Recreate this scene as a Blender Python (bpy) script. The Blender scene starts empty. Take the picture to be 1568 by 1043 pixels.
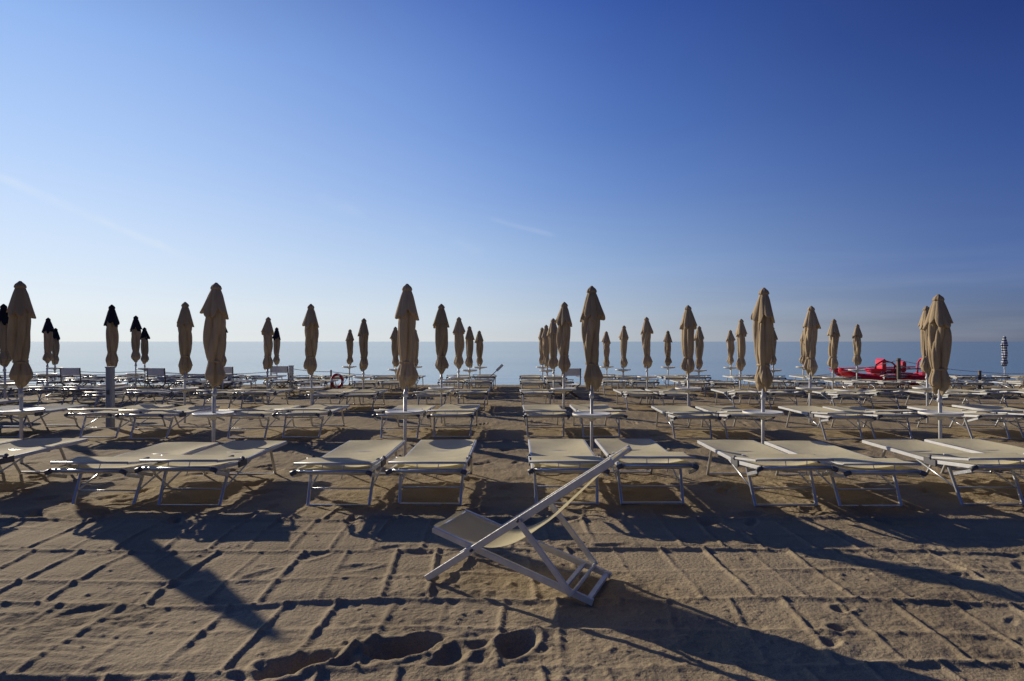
import bpy, math, random
import numpy as np
from mathutils import Vector, Matrix
random.seed(7); np.random.seed(7)
scene=bpy.context.scene
F=975.0; H=1.7; CX=784.0; HY=523.0   # used to survey positions from the photograph
def wx(px,D): return (px-CX)*D/F
def wz(py,D): return H-(py-HY)*D/F

# ---------------------------------------------------------------- camera
cam=bpy.data.cameras.new("camera"); co=bpy.data.objects.new("camera",cam)
scene.collection.objects.link(co); co.location=(0,0,H); co.rotation_euler=(math.radians(90.0),0,0)
cam.sensor_width=36; cam.lens=22.39; cam.clip_end=60000; cam.clip_start=0.05; cam.shift_y=0.001
scene.camera=co
scene.view_settings.view_transform='Standard'
try: scene.view_settings.look='None'
except: pass
scene.view_settings.exposure=0

# ---------------------------------------------------------------- light
EL=18.5; AZ=-46.6
sd=Vector((math.sin(math.radians(AZ))*math.cos(math.radians(EL)),math.cos(math.radians(AZ))*math.cos(math.radians(EL)),math.sin(math.radians(EL))))
sl=bpy.data.lights.new("sun","SUN"); sl.energy=4.9; sl.angle=math.radians(0.53); sl.color=(1.0,0.88,0.69)
so=bpy.data.objects.new("sun",sl); scene.collection.objects.link(so)
so.rotation_euler=(-sd).to_track_quat('-Z','Y').to_euler(); so.location=(-20,20,12)

w=bpy.data.worlds.new("World"); scene.world=w; w.use_nodes=True
nt=w.node_tree; nt.nodes.clear(); N=nt.nodes.new; L=nt.links.new
out=N("ShaderNodeOutputWorld"); bg=N("ShaderNodeBackground"); sky=N("ShaderNodeTexSky")
sky.sky_type='NISHITA'; sky.sun_disc=False; sky.sun_elevation=math.radians(EL); sky.sun_rotation=math.radians(AZ)
sky.air_density=1.0; sky.dust_density=0.0; sky.ozone_density=4.0; sky.altitude=0
bg.inputs[1].default_value=0.1
tc=N("ShaderNodeTexCoord")
nrm=N("ShaderNodeVectorMath"); nrm.operation='NORMALIZE'; L(tc.outputs["Generated"],nrm.inputs[0])
sep=N("ShaderNodeSeparateXYZ"); L(nrm.outputs[0],sep.inputs[0])
def M(op,a,b=None,c=None,clamp=False):
    x=N("ShaderNodeMath"); x.operation=op; x.use_clamp=clamp
    for i,v in enumerate((a,b,c)):
        if v is None: continue
        if isinstance(v,(int,float)): x.inputs[i].default_value=v
        else: L(v,x.inputs[i])
    return x.outputs[0]
def MR(v,a,b,c=0.0,d=1.0,smooth=False):
    x=N("ShaderNodeMapRange"); L(v,x.inputs[0]); x.interpolation_type='SMOOTHSTEP' if smooth else 'LINEAR'
    for i,q in enumerate((a,b,c,d)): x.inputs[i+1].default_value=q
    return x.outputs[0]
hl=M('SQRT',M('ADD',M('MULTIPLY',sep.outputs[0],sep.outputs[0]),M('MULTIPLY',sep.outputs[1],sep.outputs[1])))
dt=M('ADD',M('MULTIPLY',sep.outputs[0],math.sin(math.radians(AZ))),M('MULTIPLY',sep.outputs[1],math.cos(math.radians(AZ))))
ang=M('ARCCOSINE',M('DIVIDE',dt,M('MAXIMUM',hl,0.001)))
def lin(c): 
    c=c/255.0; return c/12.92 if c<=.04045 else ((c+.055)/1.055)**2.4
def ramp(st):
    r=N("ShaderNodeValToRGB"); e=r.color_ramp.elements; r.color_ramp.interpolation='EASE' if False else 'LINEAR'
    while len(e)<len(st): e.new(0.5)
    for i,(p,c) in enumerate(st): e[i].position=p; e[i].color=(lin(c[0]),lin(c[1]),lin(c[2]),1)
    L(MR(sep.outputs[2],0,0.6),r.inputs[0]); return r.outputs[0]
def z(v): return v/0.6
A_=ramp([(0,(234,238,238)),(z(.045),(233,241,247)),(z(.10),(220,235,252)),(z(.18),(202,224,254)),(z(.25),(184,212,253)),(z(.385),(152,188,244)),(1,(62,98,165))])
B_=ramp([(0,(204,210,215)),(z(.045),(192,207,223)),(z(.125),(158,188,228)),(z(.22),(122,158,219)),(z(.314),(94,133,206)),(z(.47),(62,98,183)),(1,(34,60,130))])
C_=ramp([(0,(90,100,125)),(z(.03),(93,106,135)),(z(.055),(87,107,147)),(z(.10),(76,103,160)),(z(.25),(50,78,146)),(z(.385),(34,56,122)),(1,(20,34,82))])
def MIX(f,a,b,bt='MIX'):
    x=N("ShaderNodeMix"); x.data_type='RGBA'; x.blend_type=bt
    if isinstance(f,(int,float)): x.inputs[0].default_value=f
    else: L(f,x.inputs[0])
    for i,v in ((6,a),(7,b)):
        if isinstance(v,tuple): x.inputs[i].default_value=v
        else: L(v,x.inputs[i])
    return x.outputs[2]
R_=math.radians
ab=MIX(MR(ang,R_(0),R_(62),0,1,True),A_,B_); abc=MIX(MR(ang,R_(36),R_(92),0,1,True),ab,C_)
def streak(p1,p2,wd,s):
    d1=Vector(p1).normalized(); d2=Vector(p2).normalized(); nn=d1.cross(d2).normalized(); mid=(d1+d2).normalized(); half=d1.angle(d2)/2
    no=N("ShaderNodeTexNoise"); no.inputs["Scale"].default_value=14; no.inputs["Detail"].default_value=5; L(nrm.outputs[0],no.inputs["Vector"])
    v=N("ShaderNodeVectorMath"); v.operation='DOT_PRODUCT'; L(nrm.outputs[0],v.inputs[0]); v.inputs[1].default_value=nn
    dd=M('ABSOLUTE',M('ADD',v.outputs["Value"],M('MULTIPLY_ADD',no.outputs[0],wd*1.2,-wd*.6)))
    v2=N("ShaderNodeVectorMath"); v2.operation='DOT_PRODUCT'; L(nrm.outputs[0],v2.inputs[0]); v2.inputs[1].default_value=mid
    al=MR(v2.outputs["Value"],math.cos(half*1.15),math.cos(half*.5),0,1,True)
    return M('MULTIPLY',M('MULTIPLY',MR(dd,0,wd,1,0,True),al),M('MULTIPLY',MR(no.outputs[0],.3,.65),s))
def dirp(px,py): return (px-CX,F,HY-py)
cl=streak(dirp(-60,245),dirp(290,395),.009,.34)
cl=M('ADD',cl,streak(dirp(640,345),dirp(740,385),.014,.13)); cl=M('ADD',cl,streak(dirp(750,335),dirp(850,362),.006,.10)); cl=M('ADD',cl,streak(dirp(480,300),dirp(560,330),.014,.09))
hn=N("ShaderNodeTexNoise"); hm=N("ShaderNodeMapping"); hm.inputs["Scale"].default_value=(2.2,2.2,26); L(nrm.outputs[0],hm.inputs[0]); L(hm.outputs[0],hn.inputs["Vector"]); hn.inputs["Scale"].default_value=1.6; hn.inputs["Detail"].default_value=4
cl=M('ADD',cl,M('MULTIPLY',MR(hn.outputs[0],.45,.75),MR(sep.outputs[2],0,.16,.09,0)))
abc=MIX(cl,abc,(.82,.87,.92,1))
sc_=N("ShaderNodeVectorMath"); sc_.operation='SCALE'; L(abc,sc_.inputs[0]); L(MR(ang,R_(95),R_(180),10.0,7.5),sc_.inputs[3])
fin=MIX(0.965,sky.outputs[0],sc_.outputs[0])
L(fin,bg.inputs[0]); L(bg.outputs[0],out.inputs[0])

# ---------------------------------------------------------------- material helpers
def mat(name,col,rough=0.6,metal=0.0,var=0.15,vscale=6.0,bump=0.0,bscale=60.0,spec=0.5,transl=0.0,stretch=(1,1,1)):
    m=bpy.data.materials.new(name); m.use_nodes=True; t=m.node_tree; n=t.nodes; l=t.links
    b=n["Principled BSDF"]; b.inputs["Roughness"].default_value=rough; b.inputs["Metallic"].default_value=metal
    b.inputs["Specular IOR Level"].default_value=spec
    tc=n.new("ShaderNodeTexCoord"); mp=n.new("ShaderNodeMapping"); mp.inputs["Scale"].default_value=stretch
    l.new(tc.outputs["Object"],mp.inputs[0])
    oi=n.new("ShaderNodeObjectInfo")
    no=n.new("ShaderNodeTexNoise"); no.inputs["Scale"].default_value=vscale; no.inputs["Detail"].default_value=5
    l.new(mp.outputs[0],no.inputs["Vector"])
    ad=n.new("ShaderNodeMath"); ad.operation='ADD'; l.new(no.outputs[0],ad.inputs[0])
    mu=n.new("ShaderNodeMath"); mu.operation='MULTIPLY_ADD'; mu.inputs[1].default_value=0.4; mu.inputs[2].default_value=-0.2
    l.new(oi.outputs["Random"],mu.inputs[0]); l.new(mu.outputs[0],ad.inputs[1])
    r=n.new("ShaderNodeValToRGB"); c=col
    r.color_ramp.elements[0].position=0.25; r.color_ramp.elements[1].position=0.8
    r.color_ramp.elements[0].color=(c[0]*(1-var),c[1]*(1-var),c[2]*(1-var),1)
    r.color_ramp.elements[1].color=(min(1,c[0]*(1+var)),min(1,c[1]*(1+var)),min(1,c[2]*(1+var)),1)
    l.new(ad.outputs[0],r.inputs[0]); l.new(r.outputs[0],b.inputs["Base Color"])
    if bump>0:
        n2=n.new("ShaderNodeTexNoise"); n2.inputs["Scale"].default_value=bscale; n2.inputs["Detail"].default_value=4
        l.new(mp.outputs[0],n2.inputs["Vector"])
        bp=n.new("ShaderNodeBump"); bp.inputs["Strength"].default_value=bump; bp.inputs["Distance"].default_value=0.01
        l.new(n2.outputs[0],bp.inputs["Height"]); l.new(bp.outputs[0],b.inputs["Normal"])
    if transl>0:
        o=n["Material Output"]; tr=n.new("ShaderNodeBsdfTranslucent"); mx=n.new("ShaderNodeMixShader")
        l.new(r.outputs[0],tr.inputs[0]); mx.inputs[0].default_value=transl
        l.new(b.outputs[0],mx.inputs[1]); l.new(tr.outputs[0],mx.inputs[2]); l.new(mx.outputs[0],o.inputs[0])
    return m
M_cloth=mat("umbrella_canvas_beige",(0.47,0.365,0.235),0.9,var=0.25,vscale=5,bump=0.8,bscale=22,spec=0.1,transl=0.14,stretch=(1,1,0.35))
M_dark=mat("umbrella_canvas_navy",(0.02,0.022,0.035),0.85,var=0.3,spec=0.1)
M_pole=mat("pole_white_paint",(0.55,0.55,0.54),0.4,var=0.12,vscale=12)
M_table=mat("table_plastic_white",(0.66,0.64,0.56),0.45,var=0.08)
M_alu=mat("aluminium",(0.55,0.57,0.60),0.36,metal=0.7,var=0.15,vscale=15,bump=0.1,bscale=80)
M_canvas=mat("lounger_textile_cream",(0.74,0.67,0.45),0.85,var=0.14,vscale=3,bump=0.3,bscale=25,spec=0.12,transl=0.25)
M_blue=mat("lounger_textile_slate",(0.16,0.18,0.21),0.85,var=0.2,vscale=3,spec=0.15,transl=0.12)
M_plast=mat("hinge_plastic_grey",(0.10,0.10,0.11),0.5,var=0.2)
M_chair=mat("deckchair_white_frame",(0.64,0.63,0.60),0.38,metal=0.2,var=0.14,vscale=14,bump=0.15,bscale=60)
M_sling=mat("deckchair_sling_cream",(0.76,0.68,0.43),0.85,var=0.1,vscale=4,bump=0.25,bscale=300,spec=0.1,transl=0.38)
M_wood=mat("weathered_wood",(0.16,0.13,0.10),0.85,var=0.35,vscale=8,bump=0.6,bscale=40,stretch=(1,1,0.15))
M_greypost=mat("grey_post_paint",(0.36,0.38,0.40),0.6,var=0.2,bump=0.3,bscale=30,stretch=(1,1,0.2))
M_red=mat("boat_red_gelcoat",(0.62,0.012,0.025),0.3,var=0.2,vscale=3)
M_redd=mat("boat_dark_red",(0.20,0.008,0.012),0.5,var=0.2,vscale=3)
M_white=mat("white_paint",(0.75,0.75,0.73),0.5,var=0.1)
M_rope=mat("rope_white",(0.6,0.6,0.56),0.9,var=0.2)
M_black=mat("black_rubber",(0.02,0.02,0.022),0.6)

# ---------------------------------------------------------------- mesh builder
class MB:
    def __init__(s): s.v=[]; s.f=[]; s.m=[]; s.sm=[]
    def add(s,vs,fs,mi,smooth=False):
        o=len(s.v); s.v+= [tuple(v) for v in vs]
        for f in fs: s.f.append([o+i for i in f]); s.m.append(mi); s.sm.append(smooth)
    def tube(s,p1,p2,r,mi,seg=8,r2=None):
        s.path([p1,p2],r,mi,seg,r2)
    def path(s,pts,r,mi,seg=8,r2=None):
        pts=[Vector(p) for p in pts]; n=len(pts); vs=[];fs=[]
        up=None
        for i,p in enumerate(pts):
            d=(pts[min(i+1,n-1)]-pts[max(i-1,0)]).normalized()
            if up is None:
                a=Vector((0,0,1)) if abs(d.z)<0.9 else Vector((1,0,0))
                u=d.cross(a).normalized()
            else:
                u=(up-d*up.dot(d)).normalized()
            up=u; q=d.cross(u)
            rr=r if r2 is None else r+(r2-r)*i/(n-1)
            for k in range(seg):
                t=2*math.pi*k/seg; vs.append(p+u*math.cos(t)*rr+q*math.sin(t)*rr)
        for i in range(n-1):
            for k in range(seg):
                k2=(k+1)%seg; fs.append([i*seg+k,i*seg+k2,(i+1)*seg+k2,(i+1)*seg+k])
        fs.append(list(range(seg))[::-1]); fs.append([(n-1)*seg+k for k in range(seg)])
        s.add(vs,fs,mi,True)
    def beam(s,p1,p2,w,h,mi,up=(0,0,1),bev=0.15):
        p1=Vector(p1);p2=Vector(p2); d=(p2-p1).normalized(); u=Vector(up)
        side=d.cross(u).normalized(); u=side.cross(d).normalized()
        b=min(w,h)*bev; vs=[]
        prof=[(-w/2+b,-h/2),(w/2-b,-h/2),(w/2,-h/2+b),(w/2,h/2-b),(w/2-b,h/2),(-w/2+b,h/2),(-w/2,h/2-b),(-w/2,-h/2+b)]
        for p in (p1,p2):
            for a,c in prof: vs.append(p+side*a+u*c)
        fs=[[k,(k+1)%8,8+(k+1)%8,8+k] for k in range(8)]+[list(range(8))[::-1],list(range(8,16))]
        s.add(vs,fs,mi)
    def lathe(s,prof,c,mi,seg=24,mod=None):
        vs=[];fs=[]; c=Vector(c)
        for i,(z,r) in enumerate(prof):
            for k in range(seg):
                t=2*math.pi*k/seg; rr=r; dz=0
                if mod: rr,dz=mod(i,z,r,t)
                vs.append(c+Vector((math.cos(t)*rr,math.sin(t)*rr,z+dz)))
        n=len(prof)
        for i in range(n-1):
            for k in range(seg):
                k2=(k+1)%seg; fs.append([i*seg+k,i*seg+k2,(i+1)*seg+k2,(i+1)*seg+k])
        fs.append(list(range(seg))[::-1]); fs.append([(n-1)*seg+k for k in range(seg)])
        s.add(vs,fs,mi,True)
    def sheet(s,fn,nu,nv,mi,thick=0):
        vs=[];fs=[]
        for i in range(nu+1):
            for j in range(nv+1): vs.append(fn(i/nu,j/nv))
        for i in range(nu):
            for j in range(nv):
                a=i*(nv+1)+j; fs.append([a,a+nv+1,a+nv+2,a+1])
        s.add(vs,fs,mi,True)
    def mesh(s,name,mats):
        me=bpy.data.meshes.new(name); me.from_pydata(s.v,[],s.f)
        for m in mats: me.materials.append(m)
        me.polygons.foreach_set("material_index",s.m); me.polygons.foreach_set("use_smooth",s.sm); me.update()
        return me
def obj(name,me,loc=(0,0,0),rz=0,sc=(1,1,1),rx=0,ry=0,parent=None):
    o=bpy.data.objects.new(name,me); scene.collection.objects.link(o)
    o.location=loc; o.rotation_euler=(rx,ry,rz); o.scale=sc
    if parent: o.parent=parent
    return o

# ---------------------------------------------------------------- noise
def vnoise(x,y,seed):
    xi=np.floor(x).astype(np.int64); yi=np.floor(y).astype(np.int64); xf=x-xi; yf=y-yi
    def h(a,b):
        n=(a*374761393+b*668265263+seed*1442695)&0xffffffff
        n=((n^(n>>13))*1274126177)&0xffffffff
        return ((n^(n>>16))&0xffff)/65535.0
    u=xf*xf*(3-2*xf); v=yf*yf*(3-2*yf)
    return (h(xi,yi)*(1-u)+h(xi+1,yi)*u)*(1-v)+(h(xi,yi+1)*(1-u)+h(xi+1,yi+1)*u)*v
def fbm(x,y,seed,o=4):
    s=0;a=0.5;f=1
    for i in range(o): s=s+a*vnoise(x*f,y*f,seed+i*17); a*=0.5; f*=2.03
    return s

# ---------------------------------------------------------------- sand
def axis(segs):
    r=[]
    for a,b,st in segs:
        n=max(1,int(round((b-a)/st))); r+=list(np.linspace(a,b,n,endpoint=False))
    r.append(segs[-1][1]); return np.array(r)
ys=axis([(-25,1.5,1.5),(1.5,2.4,0.06),(2.4,5.6,0.0115),(5.6,8.0,0.02),(8.0,12.5,0.045),(12.5,26,0.11),(26,32,0.4)])
xs=axis([(-250,-30,10),(-30,-14,0.4),(-14,-7,0.07),(-7,-4.2,0.03),(-4.2,4.2,0.0125),(4.2,7.5,0.025),(7.5,14,0.07),(14,30,0.4),(30,250,10)])
X,Y=np.meshgrid(xs,ys)
Z=0.05*(fbm(X*0.5,Y*0.5,3,3)-0.45)
Z+=0.020*(fbm(X*2.3,Y*2.3,11,4)-0.47)
def ridge(d,wd): return np.exp(-(d/wd)**2)
warp=0.05*(vnoise(X*1.6,Y*1.6,6)-0.5)+0.018*(vnoise(X*7,Y*7,8)-0.5)+0.008*(vnoise(X*21,Y*21,18)-0.5)
wob=0.14*(vnoise(X*0.45,Y*0.25,5)-0.5)+warp
lines=[2.62,3.27,3.72,4.13,4.62,5.15,5.62,6.05,6.9,7.6]
strong={3.27,4.13,5.15,2.62,6.05}
k=np.zeros_like(Y)
for i,yl in enumerate(lines):
    amp=(0.019 if yl in strong else 0.009)*np.clip(1.5*vnoise(X*0.8+i*7,Y*0+i,9)+.2,0.35,1.3)*(.7+.6*vnoise(X*6,Y*6,10+i))
    d=Y+wob-yl-0.03*X*math.sin(i*1.7+1)
    Z+=amp*ridge(d,0.030)-amp*0.40*ridge(d-0.08,0.05)
    if yl in strong: k+= (d>0)
for band in range(0,8):
    msk=(k==band)
    off=(band*0.147)%0.36
    xx=X+0.07*(vnoise(X*1.0,Y*0.9,21+band)-0.5)+warp*.6+ (Y*0.06*math.sin(band*2.1+.5))
    ph=(xx+off)/0.36; idx=np.round(ph)
    jit=0.08*(vnoise(idx*5.1+.5,Y*0+band,29)-0.5)
    fr=(ph-idx)*0.36+jit
    a=np.clip(1.5*vnoise(idx*3.3,Y*1.3+band*5,31)+.1,0.15,1.3)*(.6+.8*vnoise(X*5,Y*5,33))
    Z+=np.where(msk,0.0105*a*ridge(fr,0.019)-0.0035*a*ridge(fr-0.045,0.03),0)*np.clip((7.5-Y)/1.5,0,1)*np.clip((Y-1.5),0,1)
cm=np.clip((-1.9-X)/0.6,0,1)*np.clip((4.9-Y)/0.3,0,1)*np.clip((Y-3.3)/0.2,0,1)*np.clip((vnoise(X*0.9+2,Y*1.3,77)-.40)*5,0,1)
Z+=cm*0.0035*np.sin((Y+0.10*X+.06*vnoise(X*2,Y*2,3))*2*math.pi/0.085)*(.4+vnoise(X*3,Y*9,78))
tr=np.clip(fbm(X*0.8+4,Y*0.8,41,4)*2.9-1.35,0,1)
for (cx_,cy_,rx_,ry_) in [(-.45,4.45,.55,.28),(.55,4.35,.6,.35),(.1,4.3,.5,.2),(-2.6,3.9,.5,.35),(-.5,3.5,.9,.22),(2.6,3.6,.2,.45)]:
    tr=np.maximum(tr,np.clip(1.5*np.exp(-(((X-cx_)/rx_)**2+((Y-cy_)/ry_)**2))*(.3+vnoise(X*4,Y*4,91)),0,1))
tr=np.maximum(tr,np.clip((Y-5.9)/0.8,0,1)*0.75)
Z+=tr*0.042*(fbm(X*6,Y*6,51,4)-0.47)
Z+=tr*0.013*(fbm(X*19,Y*19,53,3)-0.45)
def dent(x0,y0,lx,ly,ang,dep,rim=.38):
    global Z
    ii=np.where(np.abs(ys-y0)<0.6)[0]; jj=np.where(np.abs(xs-x0)<0.6)[0]
    if len(ii)==0 or len(jj)==0: return
    sl_=np.ix_(ii,jj); dx=X[sl_]-x0; dy=Y[sl_]-y0
    c,s_=math.cos(ang),math.sin(ang); u=(dx*c+dy*s_)/lx; v=(-dx*s_+dy*c)/ly
    v=v*(1+.25*np.clip(u,-1,1))      # heel narrower than toes
    sdd=int(abs(x0)*100)&255
    wv=1+0.45*(vnoise(X[sl_]*8,Y[sl_]*8,sdd)-0.5)+.25*(vnoise(X[sl_]*22,Y[sl_]*22,sdd+3)-0.5)
    r=np.sqrt(u*u+v*v)*wv
    Z[sl_]+= -dep*np.exp(-r**2.6)*(1-.25*np.clip(u,-1,1))+dep*rim*np.exp(-((r-1.45)/0.38)**2)*vnoise(X[sl_]*6,Y[sl_]*6,sdd+9)*1.6
for (px,py,lx,ly,an,dp) in [(470,1014,.17,.075,0.55,.065),(622,988,.17,.085,0.45,.08),(794,982,.13,.07,0.8,.065),(692,1002,.06,.10,-.3,.03),(735,985,.06,.05,0,.02),
        (400,1030,.10,.06,.3,.02),(1290,935,.05,.04,0,.02),(1283,965,.05,.04,0,.02),(1275,985,.05,.04,0,.02),(830,990,.05,.04,.6,.015),(560,1000,.05,.04,.2,.02)]:
    D=H*F/(py-HY); dent(wx(px,D),D,lx,ly,an,dp)
for i in range(90):
    y=random.uniform(2.6,7.5); x=random.uniform(-0.85,0.85)*y
    dent(x,y,random.uniform(.03,.08),random.uniform(.015,.04),random.uniform(0,3),random.uniform(.003,.008),.6)
for i in range(260):
    y=random.uniform(6.0,14); x=random.uniform(-0.85,0.85)*y
    dent(x,y,random.uniform(.10,.15),random.uniform(.045,.07),random.uniform(0,3),random.uniform(.015,.04))
for (x0,y0,dx,dy,n) in [(-3.6,3.5,.42,.30,7),(3.1,3.5,.3,.45,5),(-1.2,4.9,.5,.12,5),(1.6,5.5,.45,-.2,6)]:
    for i in range(n):
        a=math.atan2(dy,dx)+random.uniform(-.2,.2); sx=0.09*(1 if i%2 else -1)
        dent(x0+dx*i-math.sin(a)*sx,y0+dy*i+math.cos(a)*sx,.12,.05,a,.012,.5)
for i in range(900):
    y=random.uniform(2.5,6.5); x=random.gauss(0,.5)*y*.8; s_=random.uniform(.008,.018)
    ii=np.where(np.abs(ys-y)<.06)[0]; jj=np.where(np.abs(xs-x)<.06)[0]
    if len(ii) and len(jj):
        if tr[ii[len(ii)//2],jj[len(jj)//2]]<.25 and i%5: continue
        q=np.ix_(ii,jj); Z[q]+=s_*.6*np.exp(-((X[q]-x)**2+(Y[q]-y)**2)/(s_*s_))
Z+=0.006*(fbm(X*14,Y*14,61,3)-0.45)*(0.4+tr)
Z*=np.where(np.abs(X)<30,1,0.3)
t=np.clip((Y-24.8)/4.5,0,1); Z=Z*(1-t)-1.1*t*t*(3-2*t)
ny,nx=X.shape
V=np.stack([X,Y,Z],-1).reshape(-1,3).astype(np.float32)
a=(np.arange(ny-1)[:,None]*nx+np.arange(nx-1)[None,:]).ravel()
Q=np.stack([a,a+1,a+nx+1,a+nx],-1).ravel().astype(np.int32); nf=len(a)
me=bpy.data.meshes.new("sand_beach"); me.vertices.add(len(V)); me.vertices.foreach_set("co",V.ravel())
me.loops.add(nf*4); me.loops.foreach_set("vertex_index",Q); me.polygons.add(nf)
me.polygons.foreach_set("loop_start",np.arange(0,nf*4,4,dtype=np.int32)); me.polygons.foreach_set("use_smooth",np.ones(nf,dtype=bool))
me.update(calc_edges=True)
at=me.attributes.new("turned","FLOAT","POINT"); at.data.foreach_set("value",tr.ravel().astype(np.float32))
m=bpy.data.materials.new("sand"); m.use_nodes=True; t_=m.node_tree; n=t_.nodes; l=t_.links; b=n["Principled BSDF"]
b.inputs["Roughness"].default_value=0.95; b.inputs["Specular IOR Level"].default_value=0.08
g=n.new("ShaderNodeNewGeometry")
n1=n.new("ShaderNodeTexNoise"); n1.inputs["Scale"].default_value=0.9; n1.inputs["Detail"].default_value=8; n1.inputs["Roughness"].default_value=0.65
n2=n.new("ShaderNodeTexNoise"); n2.inputs["Scale"].default_value=150; n2.inputs["Detail"].default_value=3
n3=n.new("ShaderNodeTexNoise"); n3.inputs["Scale"].default_value=38; n3.inputs["Detail"].default_value=5
for q in (n1,n2,n3): l.new(g.outputs["Position"],q.inputs["Vector"])
r=n.new("ShaderNodeValToRGB"); r.color_ramp.elements[0].position=.3; r.color_ramp.elements[1].position=.72
r.color_ramp.elements[0].color=(.31,.245,.160,1); r.color_ramp.elements[1].color=(.43,.350,.235,1)
l.new(n1.outputs[0],r.inputs[0])
mx=n.new("ShaderNodeMix"); mx.data_type='RGBA'; mx.blend_type='MULTIPLY'; mx.inputs[0].default_value=0.65
r2=n.new("ShaderNodeValToRGB"); r2.color_ramp.elements[0].position=.35; r2.color_ramp.elements[1].position=.6
r2.color_ramp.elements[0].color=(.6,.58,.55,1); r2.color_ramp.elements[1].color=(1.1,1.1,1.1,1)
l.new(n2.outputs[0],r2.inputs[0]); l.new(r.outputs[0],mx.inputs[6]); l.new(r2.outputs[0],mx.inputs[7])
an=n.new("ShaderNodeAttribute"); an.attribute_name="turned"
mm=n.new("ShaderNodeMath"); mm.operation='MULTIPLY'; mm.inputs[1].default_value=.5; l.new(an.outputs["Fac"],mm.inputs[0])
mx2=n.new("ShaderNodeMix"); mx2.data_type='RGBA'; mx2.blend_type='MULTIPLY'; l.new(mm.outputs[0],mx2.inputs[0]); l.new(mx.outputs[2],mx2.inputs[6]); mx2.inputs[7].default_value=(.68,.66,.63,1)
l.new(mx2.outputs[2],b.inputs["Base Color"])
bp=n.new("ShaderNodeBump"); bp.inputs["Strength"].default_value=0.45; bp.inputs["Distance"].default_value=0.006; l.new(n2.outputs[0],bp.inputs["Height"])
bp2=n.new("ShaderNodeBump"); bp2.inputs["Strength"].default_value=0.5; bp2.inputs["Distance"].default_value=0.02; l.new(n3.outputs[0],bp2.inputs["Height"])
l.new(bp2.outputs[0],bp.inputs["Normal"]); l.new(bp.outputs[0],b.inputs["Normal"])
me.materials.append(m); obj("sand_beach",me)
SX,SY=xs,ys
def gz(x,y):
    j=np.searchsorted(SX,x); i=np.searchsorted(SY,y); i=min(max(i,0),len(SY)-1); j=min(max(j,0),len(SX)-1); return float(Z[i,j])

# ---------------------------------------------------------------- sea
sv=[]; ysea=[24,60,150,400,1500,6000,30000]; xsea=[-30000,-3000,-300,0,300,3000,30000]
for y in ysea:
    for x in xsea: sv.append((x,y,-0.32))
sf=[[i*7+j,i*7+j+1,(i+1)*7+j+1,(i+1)*7+j] for i in range(6) for j in range(6)]
me=bpy.data.meshes.new("sea_water"); me.from_pydata(sv,[],sf)
m=bpy.data.materials.new("sea_water"); m.use_nodes=True; t_=m.node_tree; n=t_.nodes; l=t_.links; b=n["Principled BSDF"]
b.inputs["Base Color"].default_value=(.06,.18,.26,1); b.inputs["Roughness"].default_value=0.12; b.inputs["IOR"].default_value=1.333
g=n.new("ShaderNodeNewGeometry"); mp=n.new("ShaderNodeMapping"); mp.inputs["Scale"].default_value=(.35,1,1); l.new(g.outputs["Position"],mp.inputs[0])
n1=n.new("ShaderNodeTexNoise"); n1.inputs["Scale"].default_value=1.1; n1.inputs["Detail"].default_value=6; l.new(mp.outputs[0],n1.inputs["Vector"])
mp2=n.new("ShaderNodeMapping"); mp2.inputs["Scale"].default_value=(.004,.03,1); l.new(g.outputs["Position"],mp2.inputs[0])
n4=n.new("ShaderNodeTexNoise"); n4.inputs["Scale"].default_value=1.0; n4.inputs["Detail"].default_value=4; l.new(mp2.outputs[0],n4.inputs["Vector"])
mr=n.new("ShaderNodeMapRange"); l.new(n4.outputs[0],mr.inputs[0]); mr.inputs[1].default_value=.35; mr.inputs[2].default_value=.65; mr.inputs[3].default_value=.12; mr.inputs[4].default_value=.45
bp=n.new("ShaderNodeBump"); l.new(mr.outputs[0],bp.inputs["Strength"]); bp.inputs["Distance"].default_value=0.15; l.new(n1.outputs[0],bp.inputs["Height"]); l.new(bp.outputs[0],b.inputs["Normal"])
me.materials.append(m); obj("sea_water",me)

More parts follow.
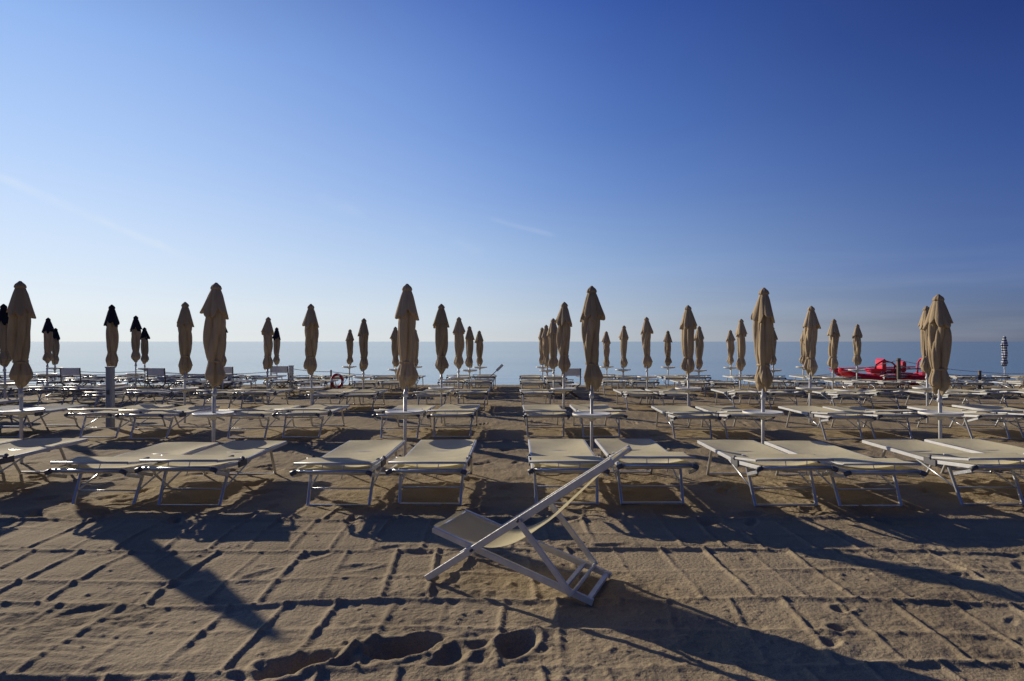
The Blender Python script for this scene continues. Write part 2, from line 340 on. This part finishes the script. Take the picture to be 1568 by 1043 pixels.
# ---------------------------------------------------------------- umbrellas
def umb_mesh(seed,dark=False,striped=False):
    rnd=random.Random(seed); B=MB()
    zt=2.50
    B.tube((0,0,-0.25),(0,0,1.35),0.021,1,10)
    B.lathe([(0.0,0.0001),(0.0,.035),(.05,.035),(.06,.024),(.13,.024),(.13,.0001)],(0,0,0.93),1,12)
    tw=rnd.choice([-1,1])*rnd.uniform(1.0,2.4); ph=[rnd.uniform(0,6.28) for _ in range(9)]
    wf=rnd.uniform(.90,1.06); bulge=rnd.uniform(0,.014)
    prof=[(0,.05),(.015,.076),(.06,.098+bulge),(.13,.114+bulge),(.20,.106),(.27,.086),(.31,.077),(.36,.088),(.45,.100),(.58,.108),(.72,.112),(.86,.114),(.98,.108),(1.08,.090),(1.2,.07),(1.3,.045)]
    prof=[(1.10+z_,r*wf) for z_,r in prof]
    def fold(x,p):
        c=abs(math.sin(x/2)); return (c**0.6)*p
    def mod(i,z_,r,t):
        q=z_-1.1; sw=tw*q*1.3+.45*math.sin(q*5+ph[6])
        f=.66+fold(5*t+sw*2+ph[0],.44)+.13*math.cos(3*t-sw+ph[1])+.08*math.cos(2*t+q*4+ph[2])+fold(9*t-sw*3+ph[3],.16)-.05
        f+=.08*math.sin(q*7+ph[7])*math.cos(t+ph[8])
        dz=(.05*math.cos(2*t+ph[4])+.03*math.cos(5*t+ph[5])) if q<.05 else 0
        return r*f,dz
    fine=[]
    for i in range(len(prof)-1):
        for s_ in range(4):
            a=s_/4; fine.append((prof[i][0]*(1-a)+prof[i+1][0]*a,prof[i][1]*(1-a)+prof[i+1][1]*a))
    fine.append(prof[-1])
    B.lathe(fine,(0,0,0),3 if striped else 0,96,mod)
    ph2=[rnd.uniform(0,6.28) for _ in range(4)]
    def mod2(i,z_,r,t):
        a=min(1,(zt-z_)/.40)
        f=1-.20*a+fold(8*t+ph2[0],.32*a)+.12*a*math.cos(3*t+ph2[1])+.10*a*math.cos(2*t+ph2[2])
        dz=-(.10*abs(math.sin(4*t+ph2[0]/2))+.05*math.cos(3*t+ph2[3]))*max(0,a-.4)*1.6
        return r*f,dz
    pr=[]
    for i in range(17):
        a=i/16; z_=zt-.03-.34*a; r=.042+.116*(a**.95); pr.append((z_,r*wf))
    pr+= [(zt-.375,.145),(zt-.37,.10)]
    B.lathe(pr,(0,0,0),2 if dark else (3 if striped else 0),96,mod2)
    B.lathe([(zt-.085,.02),(zt-.082,.066),(zt-.06,.069),(zt-.03,.056),(zt-.005,.03),(zt+.015,.012)],(0,0,0),2 if dark else (3 if striped else 0),32,
        lambda i,z_,r,t:(r*(1+.08*math.cos(8*t)),0))
    B.lathe([(1.395,.06),(1.395,.094*wf),(1.425,.094*wf),(1.425,.06)],(0,0,0),0 if not striped else 3,32,lambda i,z_,r,t:(r*(1+.06*math.cos(5*t+ph[1])),.01*math.cos(t)))
    return B.mesh("beach_umbrella_mesh",[M_cloth,M_pole,M_dark,M_stripe])
m=bpy.data.materials.new("umbrella_blue_white_stripes"); m.use_nodes=True; n=m.node_tree.nodes; l=m.node_tree.links
tcn=n.new("ShaderNodeTexCoord"); wv=n.new("ShaderNodeTexWave"); wv.bands_direction='Z'; wv.inputs["Scale"].default_value=2.6; wv.inputs["Distortion"].default_value=1.2
rr=n.new("ShaderNodeValToRGB"); rr.color_ramp.interpolation='CONSTANT'; rr.color_ramp.elements[0].color=(.02,.04,.16,1); rr.color_ramp.elements[1].position=.5; rr.color_ramp.elements[1].color=(.5,.5,.48,1)
l.new(tcn.outputs["Object"],wv.inputs[0]); l.new(wv.outputs[0],rr.inputs[0]); l.new(rr.outputs[0],n["Principled BSDF"].inputs["Base Color"]); n["Principled BSDF"].inputs["Roughness"].default_value=.9
M_stripe=m
UM=[umb_mesh(i) for i in range(8)]; UD=[umb_mesh(50+i,dark=True) for i in range(3)]
tb=MB()
tb.lathe([(0,.03),(0,.262),(.006,.27),(.03,.27),(.036,.264),(.03,.255),(.026,.03)],(0,0,0),0,40)
tb.lathe([(-.07,.024),(-.07,.04),(0,.05),(0.0,.024)],(0,0,0),0,16)
for a in range(4):
    t=a*math.pi/2; tb.beam((math.cos(t)*.04,math.sin(t)*.04,-.03),(math.cos(t)*.24,math.sin(t)*.24,-.006),.012,.02,0)
TM=tb.mesh("table_mesh",[M_table])
def umbrella(px,top,bot,D,dark=False,table=True,i=[0]):
    i[0]+=1; x=wx(px,D); z0=gz(x,D)
    ztop=wz(top,D); zb=wz(bot,D)
    s=(ztop-zb)/1.41
    base_z=ztop-2.52*s
    e=bpy.data.objects.new("beach_umbrella",None); scene.collection.objects.link(e); e.location=(x,D,z0)
    me=(UD if dark else UM)[i[0]%(3 if dark else 8)]
    o=obj("umbrella_canopy_and_pole",me,(0,0,base_z-z0),random.uniform(0,6.28),(1.0*(s**.5),1.0*(s**.5),s),parent=e)
    o.rotation_euler[0]=random.uniform(-.015,.015); o.rotation_euler[1]=random.uniform(-.015,.015)
    ex=MB(); ex.tube((0,0,-.3),(0,0,1.0),.0205,0,10); obj("lower_pole",ex.mesh("lower_pole",[M_pole]),(0,0,0),parent=e)
    if table: obj("round_table",TM,(0,0,random.uniform(.68,.71)),random.uniform(0,6),parent=e)
R1,R2,R3,R4,R5=8.9,13.3,17.7,22.0,24.6
for a in [(33,430,587),(327,432,587),(620,434,588),(906,437,590),(1168,440,592),(1440,450,597)]: umbrella(*a,R1)
for a in [(283,462,568),(477,465,569),(676,465,568),(863,462,567),(1054,467,569),(1240,468,570),(1420,468,568)]: umbrella(*a,R2)
for a in [(8,465,557),(172,466,560)]: umbrella(*a,14.6,True)
for a in [(409,485,562),(556,487,564),(702,485,561),(848,487,563),(991,485,560),(1133,488,564),(1275,488,563)]: umbrella(*a,R3)
for a in [(72,486,554),(208,483,552),(341,487,558)]: umbrella(*a,19.4,True)
for a in [(606,500,560),(719,499,560),(838,497,560),(954,498,560),(1070,499,562),(1184,500,556),(1312,496,557)]: umbrella(*a,R4)
for a in [(84,502,556),(222,501,555),(424,501,556)]: umbrella(*a,23.6,True)
for a in [(535,504,557),(636,504,560),(735,506,558),(831,501,556),(929,507,560),(1023,506,558),(1119,505,557),(1230,505,556)]: umbrella(*a,R5)
us=umb_mesh(99,striped=True); D=24; obj("striped_beach_umbrella",us,(wx(1538,D),D,-.05),0,(.8,.8,.78))

# ---------------------------------------------------------------- loungers
def lounger_mesh(seed,fabric):
    rnd=random.Random(seed); B=MB(); W=.72; Ln=2.05; h=.385
    hd=.66; tilt=rnd.uniform(.02,.07)
    def zz(y): return h+ (tilt*(hd-y)/hd if y<hd else 0)
    for sx in (-1,1):
        x=sx*W/2
        B.beam((x,hd+.02,h),(x,Ln,h),.026,.040,3)
        B.beam((x,-.02,zz(0)),(x,hd-.02,h),.026,.040,3)
        B.beam((x+sx*.020,hd-.10,h-.005),(x+sx*.020,hd+.10,h-.005),.016,.07,2)
        B.tube((x-sx*.01,-.01,zz(0)),(x+sx*.045,-.01,zz(0)-.02),.025,2,8)
        B.beam((x+sx*.03,.0,zz(0)-.04),(x+sx*.03,.26,h-.055),.016,.034,0)
        B.beam((x*.93,.42,h-.02),(x*.88,.24,.0),.030,.022,0,up=(0,1,0))
        B.beam((x*.93,1.58,h-.02),(x*.88,1.80,.0),.030,.022,0,up=(0,1,0))
        B.tube((x*.93,.98,h-.03),(x*.90,.33,.17),.010,0,6)
        B.beam((x+sx*.030,.64,h+.045),(x+sx*.030,.04,h+.065+tilt),.012,.022,3)
        B.tube((x,.64,h+.02),(x+sx*.040,.64,h+.06),.022,2,8)
    for (yy,z_) in ((0,zz(0)),(Ln,h),(hd+.03,h-.012),(1.36,h-.022)):
        B.tube((-W/2,yy,z_),(W/2,yy,z_),.016,0,8)
    B.beam((-W/2*.88,.24,.015),(W/2*.88,.24,.015),.028,.022,0)
    B.beam((-W/2*.88,1.80,.015),(W/2*.88,1.80,.015),.028,.022,0)
    B.tube((-W/2*.90,.33,.17),(W/2*.90,.33,.17),.010,0,6)
    B.tube((-W/2*.93,.42,h-.04),(W/2*.93,.42,h-.04),.013,0,6)
    B.tube((-W/2*.93,1.58,h-.03),(W/2*.93,1.58,h-.03),.013,0,6)
    sg=.018+rnd.uniform(0,.02); p=rnd.uniform(0,6)
    def fab(u,v,y0,y1,dz=0):
        y=y0+(y1-y0)*u; x=(v-.5)*(W-.02)
        s_=sg*(1-(2*v-1)**2)*math.sin(math.pi*min(1,max(0,u)))**.5
        return (x,y,zz(y)+.024+dz-s_+.004*math.sin(9*u+p)*math.sin(5*v+p))
    B.sheet(lambda u,v:fab(u,v,hd+.03,Ln+.005),14,10,1)
    B.sheet(lambda u,v:fab(u,v,0.01,hd-.02),8,10,1)
    B.sheet(lambda u,v:((v-.5)*(W-.03),Ln+.005+.018*math.sin(u*3.1),h+.02-.05*u),3,4,1)
    B.sheet(lambda u,v:((v-.5)*(W-.03),.005-.018*math.sin(u*3.1),zz(0)+.02-.05*u),3,4,1)
    cz=h+.072+tilt
    B.tube((-W/2-.030,.04,cz),(W/2+.030,.04,cz),.012,3,8); B.tube((-W/2-.030,.42,cz-.02),(W/2+.030,.42,cz-.02),.010,3,8)
    B.sheet(lambda u,v:((v-.5)*(W+.02),.04+.38*u,cz+.012-.02*u-.012*math.sin(math.pi*u)*(1+.3*math.sin(7*v+p))),8,10,1)
    B.tube((-.10,.035,cz),(-.08+rnd.uniform(-.03,.03),.0,zz(0)-.05),.004,3,5)
    B.tube((.12,.035,cz),(.10,.0,zz(0)-.07),.004,3,5)
    return B.mesh("sun_lounger_mesh",[M_alu,fabric,M_plast,M_pole])
LM=[lounger_mesh(i,M_canvas) for i in range(4)]; LD=[lounger_mesh(20+i,M_blue) for i in range(3)]
def lounger(x,y,dark=False,jit=1):
    me=random.choice(LD if dark else LM)
    obj("sun_lounger",me,(x,y+random.uniform(-.05,.05)*jit,gz(x,y+.9)-.005),random.uniform(-.03,.03)*jit)
Y1=6.38
for xc in [-6.85,-5.95,-4.28,-3.36,-1.80,-0.86,.57,1.46,2.84,3.72,5.0,5.88,7.35,8.2]: lounger(xc,Y1,jit=.6)
cols=[-9.5,-6.83,-4.17,-1.48,1.08,3.66,6.22,8.8,11.4,14.0]
for (yy,ex) in [(10.95,0),(15.4,1),(19.7,2),(22.4,2)]:
    for c in cols+([16.6,19.2] if ex>=1 else [])+([21.8] if ex>1 else []):
        for s_ in (-.46,.46):
            if random.random()<.04 and ex: continue
            lounger(c+s_+random.uniform(-.05,.05),yy+random.uniform(-.1,.1),dark=(c<-9))
for yy in (12.2,16.6,20.4,22.7):
    for c in (-11.8,-14.4,-17.0,-19.6):
        if abs(c)/yy<1.0:
            for s_ in (-.46,.46): lounger(c+s_,yy,True)

# ---------------------------------------------------------------- deck chair
B=MB(); u=Vector((.927,-.375,0)); n_=Vector((.375,.927,0))
F1=Vector((-.60,4.54,0)); Wd=.56; zg=gz(0,4.5)+.005
def P(s_,z_,wd): return F1+u*s_+n_*wd+Vector((0,0,z_+zg))
def A(s_,wd): return P(s_,.692*s_+.012,wd)
def Bp(s_,wd): return P(s_,.293*(1.19-s_)+.012,wd)
for wd in (0,Wd):
    B.beam(A(-.01,wd),A(1.335,wd),.048,.024,0,up=n_)
    ins=.028 if wd==0 else -.028
    B.beam(Bp(1.20,wd+ins),Bp(.03,wd+ins),.044,.024,0,up=n_)
    ins2=-.026 if wd==0 else .026
    B.beam(P(.70,.50,wd+ins2),P(1.075,.055,wd+ins2),.040,.018,0,up=n_)
    B.tube(P(.354,.255,wd-.035 if wd==0 else wd+.035),P(.354,.255,wd+.04 if wd==0 else wd-.04),.010,2,10)
    B.tube(P(.70,.498,wd-.04 if wd==0 else wd+.04),P(.70,.498,wd+.02 if wd==0 else wd-.02),.010,2,10)
B.beam(A(1.32,-.01),A(1.32,Wd+.01),.034,.028,0)
B.beam(A(.03,0),A(.03,Wd),.03,.022,0)
B.beam(Bp(.04,.02),Bp(.04,Wd-.02),.034,.024,0)
B.beam(Bp(1.17,.02),Bp(1.17,Wd-.02),.036,.024,0)
B.beam(Bp(1.00,.02),Bp(1.00,Wd-.02),.032,.02,0)
B.tube(P(1.075,.065,-.035),P(1.075,.065,Wd+.035),.013,0,8)
pts=[(.02,.372),(.10,.345),(.22,.300),(.36,.268),(.48,.268),(.60,.305),(.72,.375),(.86,.485),(1.02,.640),(1.18,.795),(1.325,.950)]
def spl(t):
    t=t*(len(pts)-1); i=min(int(t),len(pts)-2); f=t-i
    p0=pts[max(i-1,0)];p1=pts[i];p2=pts[i+1];p3=pts[min(i+2,len(pts)-1)]
    return [0.5*((2*p1[q])+(-p0[q]+p2[q])*f+(2*p0[q]-5*p1[q]+4*p2[q]-p3[q])*f*f+(-p0[q]+3*p1[q]-3*p2[q]+p3[q])*f**3) for q in (0,1)]
B.sheet(lambda a,v:(lambda q:P(q[0],q[1]-.02*math.sin(math.pi*a)*(1-(2*v-1)**2)+.004*math.sin(11*v+6*a),.045+v*(Wd-.09)))(spl(a)),60,16,1)
obj("deck_chair",B.mesh("deck_chair",[M_chair,M_sling,M_plast]))

# ---------------------------------------------------------------- posts, ropes
def post(px,topy,D,wd,name,mt,square=True):
    x=wx(px,D); B=MB(); zt=wz(topy,D)
    B.beam((0,0,-.3),(0,0,zt-.02),wd,wd,0,up=(0,1,0)); B.beam((0,0,zt-.018),(0,0,zt+.01),wd*1.15,wd*1.15,0,up=(0,1,0))
    B.beam((0,-wd*.55,zt*.55),(0,-wd*.55,zt*.62),wd*.4,.03,1,up=(0,1,0))
    obj(name,B.mesh(name,[mt,M_plast]),(x,D,0),random.uniform(-.1,.1)); return Vector((x,D,zt))
post(169,562,12.6,.13,"wooden_post",M_greypost)
pA=post(446,560,21.5,.13,"wooden_post",M_greypost); pB=post(352,568,21.5,.12,"wooden_post",M_greypost)
pC=post(340,567,22.3,.08,"wooden_post",M_wood); pD=post(507,567,21.8,.05,"wooden_post",M_wood)
pE=post(1376,549,22,.10,"wooden_post",M_wood); pF=post(1500,568,22,.08,"wooden_post",M_wood); 
def rope(pts,name,r=.011):
    B=MB(); pa=[]
    for i in range(len(pts)-1):
        a=Vector(pts[i]); b_=Vector(pts[i+1]); sag=.05*(b_-a).length*.45
        for k_ in range(10):
            t=k_/10; p=a.lerp(b_,t); p.z-=sag*4*t*(1-t); pa.append(p)
    pa.append(Vector(pts[-1])); B.path(pa,r,0,6); obj(name,B.mesh(name,[M_rope]))
rope([(wx(-60,21.5),21.5,.75),(wx(100,21.5),21.5,.72),(wx(230,21.5),21.5,.72),pB-Vector((0,0,.1)),pA-Vector((0,0,.1)),pD-Vector((0,0,.05)),(wx(640,21.8),21.8,.55)],"rope_barrier")
rope([(wx(-60,22.5),22.5,.62),(wx(120,22.5),22.5,.55),(wx(240,22.5),22.5,.6),pC-Vector((0,0,.1))],"rope_barrier")
rope([(wx(1240,22),22,.5),pE-Vector((0,0,.05)),pF-Vector((0,0,.03)),(wx(1600,22),22,.62)],"rope_barrier")
rope([pE-Vector((0,0,.25)),pF-Vector((0,0,.2)),(wx(1600,22),22,.45)],"rope_barrier")
B=MB(); R0,r0=.22,.045
vs=[]
for i in range(32):
    t=2*math.pi*i/32
    for j in range(10):
        q=2*math.pi*j/10; vs.append(((R0+r0*math.cos(q))*math.cos(t),r0*math.sin(q),(R0+r0*math.cos(q))*math.sin(t)))
B.v+=vs
for i in range(32):
    for j in range(10):
        B.f.append([i*10+j,((i+1)%32)*10+j,((i+1)%32)*10+(j+1)%10,i*10+(j+1)%10]); B.m.append(0 if (i%8)<6 else 1); B.sm.append(True)
D=21.6; obj("life_ring",B.mesh("life_ring",[M_red,M_white]),(wx(516,D),D,.36),.9)
B=MB(); B.tube((0,0,.0),(.75,0,.72),.018,0,8); B.beam((.70,0,.67),(.92,0,.88),.012,.09,0); obj("rowing_oar",B.mesh("rowing_oar",[M_white]),(wx(730,22.5),22.5,0))

# ---------------------------------------------------------------- director chairs
def dchair_mesh():
    B=MB()
    for y in (-.2,.2):
        B.beam((-.27,y,0),(.27,y,.42),.03,.02,0,up=(0,1,0)); B.beam((.27,y+.02,0),(-.27,y+.02,.42),.03,.02,0,up=(0,1,0))
    for x in (-.28,.28):
        B.beam((x,-.24,.02),(x,.24,.02),.03,.03,0); B.beam((x,-.23,.43),(x,.23,.43),.03,.03,0)
        B.beam((x,.2,.43),(x,.26,.90),.03,.03,0); B.beam((x,-.18,.43),(x,-.18,.63),.03,.03,0); B.beam((x,-.24,.64),(x,.26,.64),.05,.02,0)
    B.sheet(lambda u,v:(-.28+.56*u,-.22+.42*v,.43-.03*math.sin(math.pi*u)),8,4,1)
    B.sheet(lambda u,v:(-.29+.58*u,.24+.02*v+.03*math.sin(math.pi*u),.68+.22*v),8,4,1)
    return B.mesh("directors_chair",[M_wood,M_white])
DM=dchair_mesh()
for (px,D,rz) in [(115,19.6,.1),(247,19.4,-.1),(345,20.4,.2),(432,21,.0),(872,19.2,.15),(1566,19,.3)]:
    obj("directors_chair",DM,(wx(px,D),D,0),math.pi+rz)

# ---------------------------------------------------------------- red rescue rowing catamaran
boat=bpy.data.objects.new("red_rescue_boat",None); scene.collection.objects.link(boat)
Db=23.2; boat.location=(wx(1356,Db),Db,.12); boat.rotation_euler=(0,0,math.radians(-14)); 
def hull(yc):
    B=MB(); n=28; seg=14; Lh=3.4; vs=[];fs=[]
    for i in range(n+1):
        t=i/n; x=-Lh/2+Lh*t
        wdt=.24*max(.02,math.sin(math.pi*min(1,max(0,t)))**.45)
        keel=.02+.42*(abs(2*t-1)**3.2)*(1.0 if t<.5 else .6); deck=.36+.30*(abs(2*t-1)**2.5)*(1.0 if t<.5 else .5)
        for k_ in range(seg):
            a=2*math.pi*k_/seg; cc=math.cos(a); ss=math.sin(a)
            zc=(keel+deck)/2; hh=max(.012,(deck-keel)/2)
            vs.append((x,yc+wdt*(abs(cc)**.8)*(1 if cc>0 else -1),zc+hh*(abs(ss)**.7)*(1 if ss>0 else -1)))
    for i in range(n):
        for k_ in range(seg):
            k2=(k_+1)%seg; fs.append([i*seg+k_,(i+1)*seg+k_,(i+1)*seg+k2,i*seg+k2])
    fs.append(list(range(seg))); fs.append([n*seg+k_ for k_ in range(seg)][::-1])
    B.add(vs,fs,0,True)
    return B.mesh("hull",[M_red,M_white])
obj("hull_near",hull(-.55),parent=boat); obj("hull_far",hull(.55),parent=boat)
B=MB()
for x in (-.95,-.2,.55,1.25): B.beam((x,-.7,.40),(x,.7,.40),.14,.06,0)
B.beam((-.55,0,.44),(.8,0,.44),.55,.04,0)
def seat(x,hh,w_):
    B.beam((x-.18,-w_/2,.53),(x-.18,w_/2,.53),.34,.14,0,up=(0,0,1),bev=.35)
    B.beam((x+.08,-w_/2,.48+hh/2),(x+.10,w_/2,.48+hh/2),.12,hh,0,bev=.45)
seat(-.25,.48,.9); seat(.42,.40,.7)
B.path([(-.5,-.4,.46),(-.42,-.4,.74),(-.2,-.4,.90),(.1,-.4,.82),(.3,-.4,.60)],.03,0,8)
for i in range(3): B.tube((-.42+.3*i,-.35,.44),(-.40+.3*i,-.30,.72),.02,2,8); 
B.path([(1.2,-.5,.42),(1.22,-.5,.82),(1.24,-.3,.96),(1.24,.3,.96),(1.22,.5,.82),(1.2,.5,.42)],.03,0,8)
B.beam((1.34,-.38,.70),(1.34,.38,.70),.10,.50,0,bev=.4)
for y in (-.75,.75):
    B.tube((.1,y*.9,.44),(.1,y*.95,.62),.02,2,8); 
    B.tube((-1.3,y,.56),(1.2,y*.95,.64),.022,0,8); B.beam((-1.75,y,.54),(-1.28,y,.56),.15,.02,0)
obj("deck_and_seats",B.mesh("deck",[M_red,M_redd,M_black]),parent=boat)
